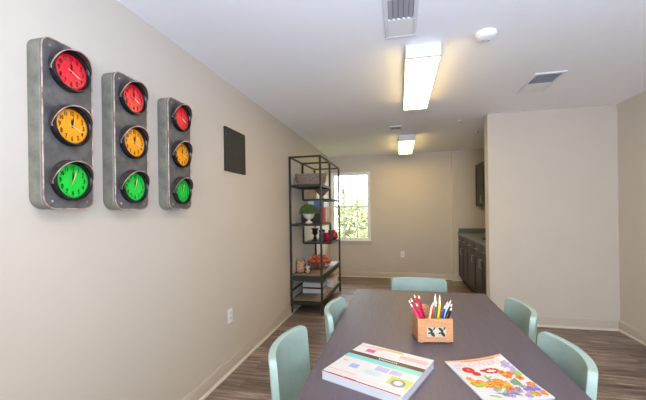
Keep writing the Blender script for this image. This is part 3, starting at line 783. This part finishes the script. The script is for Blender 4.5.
for n_, rad, zz, r_, a0 in ((5, .055, .040, .031, 0), (10, .130, .112, .038, .4), (4, .050, .105, .034, .2), (6, .085, .165, .033, .7)):
    for k in range(n_):
        a = 2*PI*k/n_+a0; ball((CB[0]+rad*math.cos(a), CB[1]+rad*math.sin(a), Z3+zz), r_)

t = thing('glare_sheet', 'white sheet standing in for window glare at the far end of the grey wood shelf', 'glare_sheet', (-1.07, 5.22, Z3))  # added sheet whose white stands in for window glare on the shelf board
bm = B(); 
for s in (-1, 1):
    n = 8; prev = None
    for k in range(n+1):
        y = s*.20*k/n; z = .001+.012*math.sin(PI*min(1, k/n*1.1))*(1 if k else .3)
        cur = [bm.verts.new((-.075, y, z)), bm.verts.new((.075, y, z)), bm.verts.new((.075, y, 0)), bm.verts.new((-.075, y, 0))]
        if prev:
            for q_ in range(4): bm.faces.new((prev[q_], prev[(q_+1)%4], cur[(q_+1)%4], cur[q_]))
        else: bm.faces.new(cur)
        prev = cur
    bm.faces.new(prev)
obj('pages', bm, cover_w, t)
# bottom shelf
Z4 = .173
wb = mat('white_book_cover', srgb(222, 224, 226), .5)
book('binder', 'thick white binder, lowest of the stack on the bottom shelf', 'binder', (-1.215, 4.72, Z4), (.30, .26, .062), wb)
book('binder', 'thin black binder in the middle of the stack on the bottom shelf', 'binder', (-1.215, 4.72, Z4+.0625), (.305, .262, .022), black_m)
book('binder', 'thick white binder, topmost of the stack on the bottom shelf', 'binder', (-1.215, 4.72, Z4+.085), (.30, .255, .062), wb)
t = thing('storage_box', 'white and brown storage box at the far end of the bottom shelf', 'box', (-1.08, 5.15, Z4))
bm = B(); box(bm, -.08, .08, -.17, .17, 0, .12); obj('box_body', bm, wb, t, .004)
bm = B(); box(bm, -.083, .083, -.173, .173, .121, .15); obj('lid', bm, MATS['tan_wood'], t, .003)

# ------------------------------------------------------------------ kitchen
CF = 1.075                       # cabinet front plane
def handle_bar(bm, p0, p1, n, r=.005, off=.028):
    p0, p1, n = Vector(p0), Vector(p1), Vector(n); d = (p1-p0)*.1
    tube(bm, [p0, p0+n*off*.8, p0+n*off+d, p1+n*off-d, p1+n*off*.8, p1], r, 8)
def door_front(parent, nm, y0, y1, z0, z1, hv, xf):
    """shaker front facing -x at plane xf, in parent's local space"""
    bm = B(); g = .002; y0, y1, z0, z1 = y0+g, y1-g, z0+g, z1-g; f = .05 if z1-z0 > .3 else .03
    box(bm, xf-.012, xf, y0, y1, z0, z1)
    box(bm, xf-.020, xf-.012, y0, y0+f, z0, z1); box(bm, xf-.020, xf-.012, y1-f, y1, z0, z1); box(bm, xf-.020, xf-.012, y0+f, y1-f, z0, z0+f); box(bm, xf-.020, xf-.012, y0+f, y1-f, z1-f, z1)
    dd = obj(nm, bm, cab_m, parent, .002)
    bm = B()
    if hv[0] == 'v': handle_bar(bm, (xf-.020, hv[1], hv[2]), (xf-.020, hv[1], hv[2]+.11), (-1, 0, 0))
    else: handle_bar(bm, (xf-.020, hv[1]-.055, hv[2]), (xf-.020, hv[1]+.055, hv[2]), (-1, 0, 0))
    obj('handle', bm, nickel, dd)
def base_cab(y0, y1, doors, label):
    t = thing('base_cabinet', label, 'cabinet', (0, 0, 0)); t.location = (CF, (y0+y1)/2, 0); h = (y1-y0)/2
    bm = B(); box(bm, 0, XN-CF-.003, -h, h, .10, .862); obj('cabinet_body', bm, cab_m, t)
    bm = B(); box(bm, .06, .08, -h, h, 0, .10); obj('toe_kick', bm, black_m, t)
    w = 2*h/doors
    for k in range(doors):
        a = -h+w*k; b_ = a+w
        door_front(t, 'drawer', a, b_, .70, .855, ('h', (a+b_)/2, .775), 0)
        hy = (b_-.04) if (doors == 2 and k == 0) else (a+.04)
        door_front(t, 'door', a, b_, .11, .695, ('v', hy, .54), 0)
base_cab(5.85, 6.635, 2, 'dark brown base cabinet at the far end, against the back wall')
base_cab(5.29, 5.85, 1, 'dark brown base cabinet, middle of the kitchen run')
base_cab(4.40, 5.29, 2, 'dark brown base cabinet nearest the partition end')
t = thing('countertop', 'speckled grey stone countertop over the dark base cabinets', 'countertop', (CF-.035, 4.40, .863))
bm = B(); box(bm, 0, XN-CF+.032, 0, YN-4.40-.003, 0, .037); obj('slab', bm, stone_m, t, .004)
bm = B(); box(bm, .02, XN-CF+.032, YN-4.40-.025, YN-4.40-.003, .038, .115); box(bm, XN-CF+.012, XN-CF+.032, 0, YN-4.40-.026, .038, .135); obj('backsplash', bm, stone_m, t, .003)
t = thing('sink_basin', 'dark oval sink rim set in the grey countertop', 'sink', (1.30, 5.15, .901))
bm = B(); lathe(bm, [(.20, 0), (.205, .008), (.19, .012), (.18, .010), (.165, .002), (.001, .001)], 36, sx=.8, sy=1.1); obj('basin', bm, black_m, t)
bm = B(); lathe(bm, [(.02, .003), (.018, .006), (.001, .006)], 16); obj('drain', bm, nickel, t)
t = thing('wall_cabinet', 'dark brown wall cabinet above the counter, half hidden by the partition', 'cabinet', (1.385, 5.56, 1.385))
bm = B(); box(bm, 0, XN-1.385-.003, -1.075, 1.075, 0, .75); obj('cabinet_body', bm, cab_m, t, .003)
for k in range(4):
    a = 1.075-.5375*(k+1); door_front(t, 'door', a, a+.5375, .005, .745, ('v', a+.04, .06), 0)

# ------------------------------------------------------------------ outdoors behind the back window
grass_m = mat('lawn', srgb(96, 122, 58), .9, col2=srgb(138, 158, 86), vscale=6, bump=.5, bscale=30)
bm = B(); box(bm, -14, 10, YB+.3, 30, -.45, -.35); o = obj('ground_outside', bm, grass_m); o['kind'] = 'structure'; o['label'] = 'green lawn seen through the back window'
leaf_a = mat('leaf_green', srgb(124, 142, 88), .6, col2=srgb(178, 190, 136), vscale=3)
leaf_b = mat('leaf_olive', srgb(136, 142, 104), .6, col2=srgb(192, 194, 156), vscale=3)
bark = mat('bark', srgb(92, 78, 64), .9, var=.2, vscale=20, bump=.6, bscale=30)
def tree(label, x, y, h, rad, n, lm, seed):
    r = random.Random(seed); t = thing('tree', label, 'tree', (x, y, -.35))
    bm = B(); tube(bm, [(0,0,0), (.05,.02,h*.3), (-.04,.05,h*.6), (.02,0,h*.9)], .06, 8)
    ends = []
    for k in range(12):
        a = r.uniform(0, 2*PI); z0_ = h*r.uniform(.12, .7); e = Vector((rad*.8*math.cos(a), rad*.8*math.sin(a), z0_+h*.2*r.random())); ends.append(e)
        tube(bm, [(0,0,z0_), e*.5+Vector((0,0,z0_*.5+.05)), e], .018, 6)
    obj('trunk', bm, bark, t)
    bm = B()
    for k in range(n):
        c = Vector((r.gauss(0, 1), r.gauss(0, 1), r.gauss(0, 1))).normalized()*r.random()**.4
        c = Vector((c.x*rad, c.y*rad, h*.55+c.z*h*.5))
        if noise.noise(c*1.6+Vector((seed, 0, 0))) < -.08: continue
        nn = Vector((r.gauss(0,1), r.gauss(0,1), r.gauss(0,1))).normalized(); u, w2 = frame_of(nn); s = r.uniform(.04, .075)
        bm.faces.new([bm.verts.new(c+u*s), bm.verts.new(c+w2*s*.5), bm.verts.new(c-u*s), bm.verts.new(c-w2*s*.5)])
    obj('foliage', bm, lm, t, smooth=0)
tree('leafy green tree outside, leftmost through the window behind the shelf', -3.0, 10.6, 2.6, .75, 5000, leaf_a, 1)
tree('pale olive bushy tree outside, centred in the window', -1.3, 10.0, 2.1, .62, 5000, leaf_b, 2)
tree('low green shrub tree outside, at the right side of the window', -.9, 12.2, 1.7, .75, 4500, leaf_a, 3)
tree('thin tree far outside, its top in the upper panes', -2.5, 15.0, 3.0, 1.2, 4500, leaf_b, 4)

# ------------------------------------------------------------------ light
w = bpy.data.worlds.new('World'); SC.world = w; w.use_nodes = True
def split(c):
    m = max(max(c), 1e-6); return tuple(v/m for v in c), max(c)
bg = w.node_tree.nodes['Background']; c_, p_ = split(LP['sky']); bg.inputs[0].default_value = c_+(1,); bg.inputs[1].default_value = p_
def area(name, loc, rot, sx, sy, key):
    c, p = split(LP[key])
    l = bpy.data.lights.new(name, 'AREA'); l.shape = 'RECTANGLE'; l.size = sx; l.size_y = sy; l.energy = p; l.color = c
    o = bpy.data.objects.new(name, l); COL.objects.link(o); o.location = loc; o.rotation_euler = rot; return o
area('daylight_rear_window', ((RX0+RX1)/2, YR-.20, (RZ0+RZ1)/2), (PI/2, 0, 0), RX1-RX0, RZ1-RZ0, 'rear')
area('bounced_strobe', (.35, -.3, 1.3), (math.radians(150), 0, 0), .5, .5, 'bounce')

# ------------------------------------------------------------------ camera
f, yaw, pitch, roll = CAMP['f'], CAMP['yaw'], CAMP['pitch'], CAMP['roll']
fw = Vector((-math.sin(yaw)*math.cos(pitch), math.cos(yaw)*math.cos(pitch), math.sin(pitch)))
r = Vector((math.cos(yaw), math.sin(yaw), 0)); u = r.cross(fw)
r2 = r*math.cos(roll)+u*math.sin(roll); u2 = -r*math.sin(roll)+u*math.cos(roll)
cd = bpy.data.cameras.new('camera'); cam = bpy.data.objects.new('camera', cd); COL.objects.link(cam)
M = Matrix((r2, u2, -fw)).transposed().to_4x4(); M.translation = (0, 0, CAMP['z'])
cam.matrix_world = M
cd.sensor_width = 36; cd.shift_y = CAMP['shift']; cd.lens = f/646*36; cd.clip_start = .05
SC.camera = cam
SC.view_settings.view_transform = 'Standard'; SC.view_settings.look = 'None'; SC.view_settings.gamma = 1; SC.view_settings.use_curve_mapping = False
SC.view_settings.exposure = 0
SC.cycles.use_denoising = True
SC.cycles.max_bounces = 10; SC.cycles.diffuse_bounces = 6; SC.cycles.transparent_max_bounces = 12
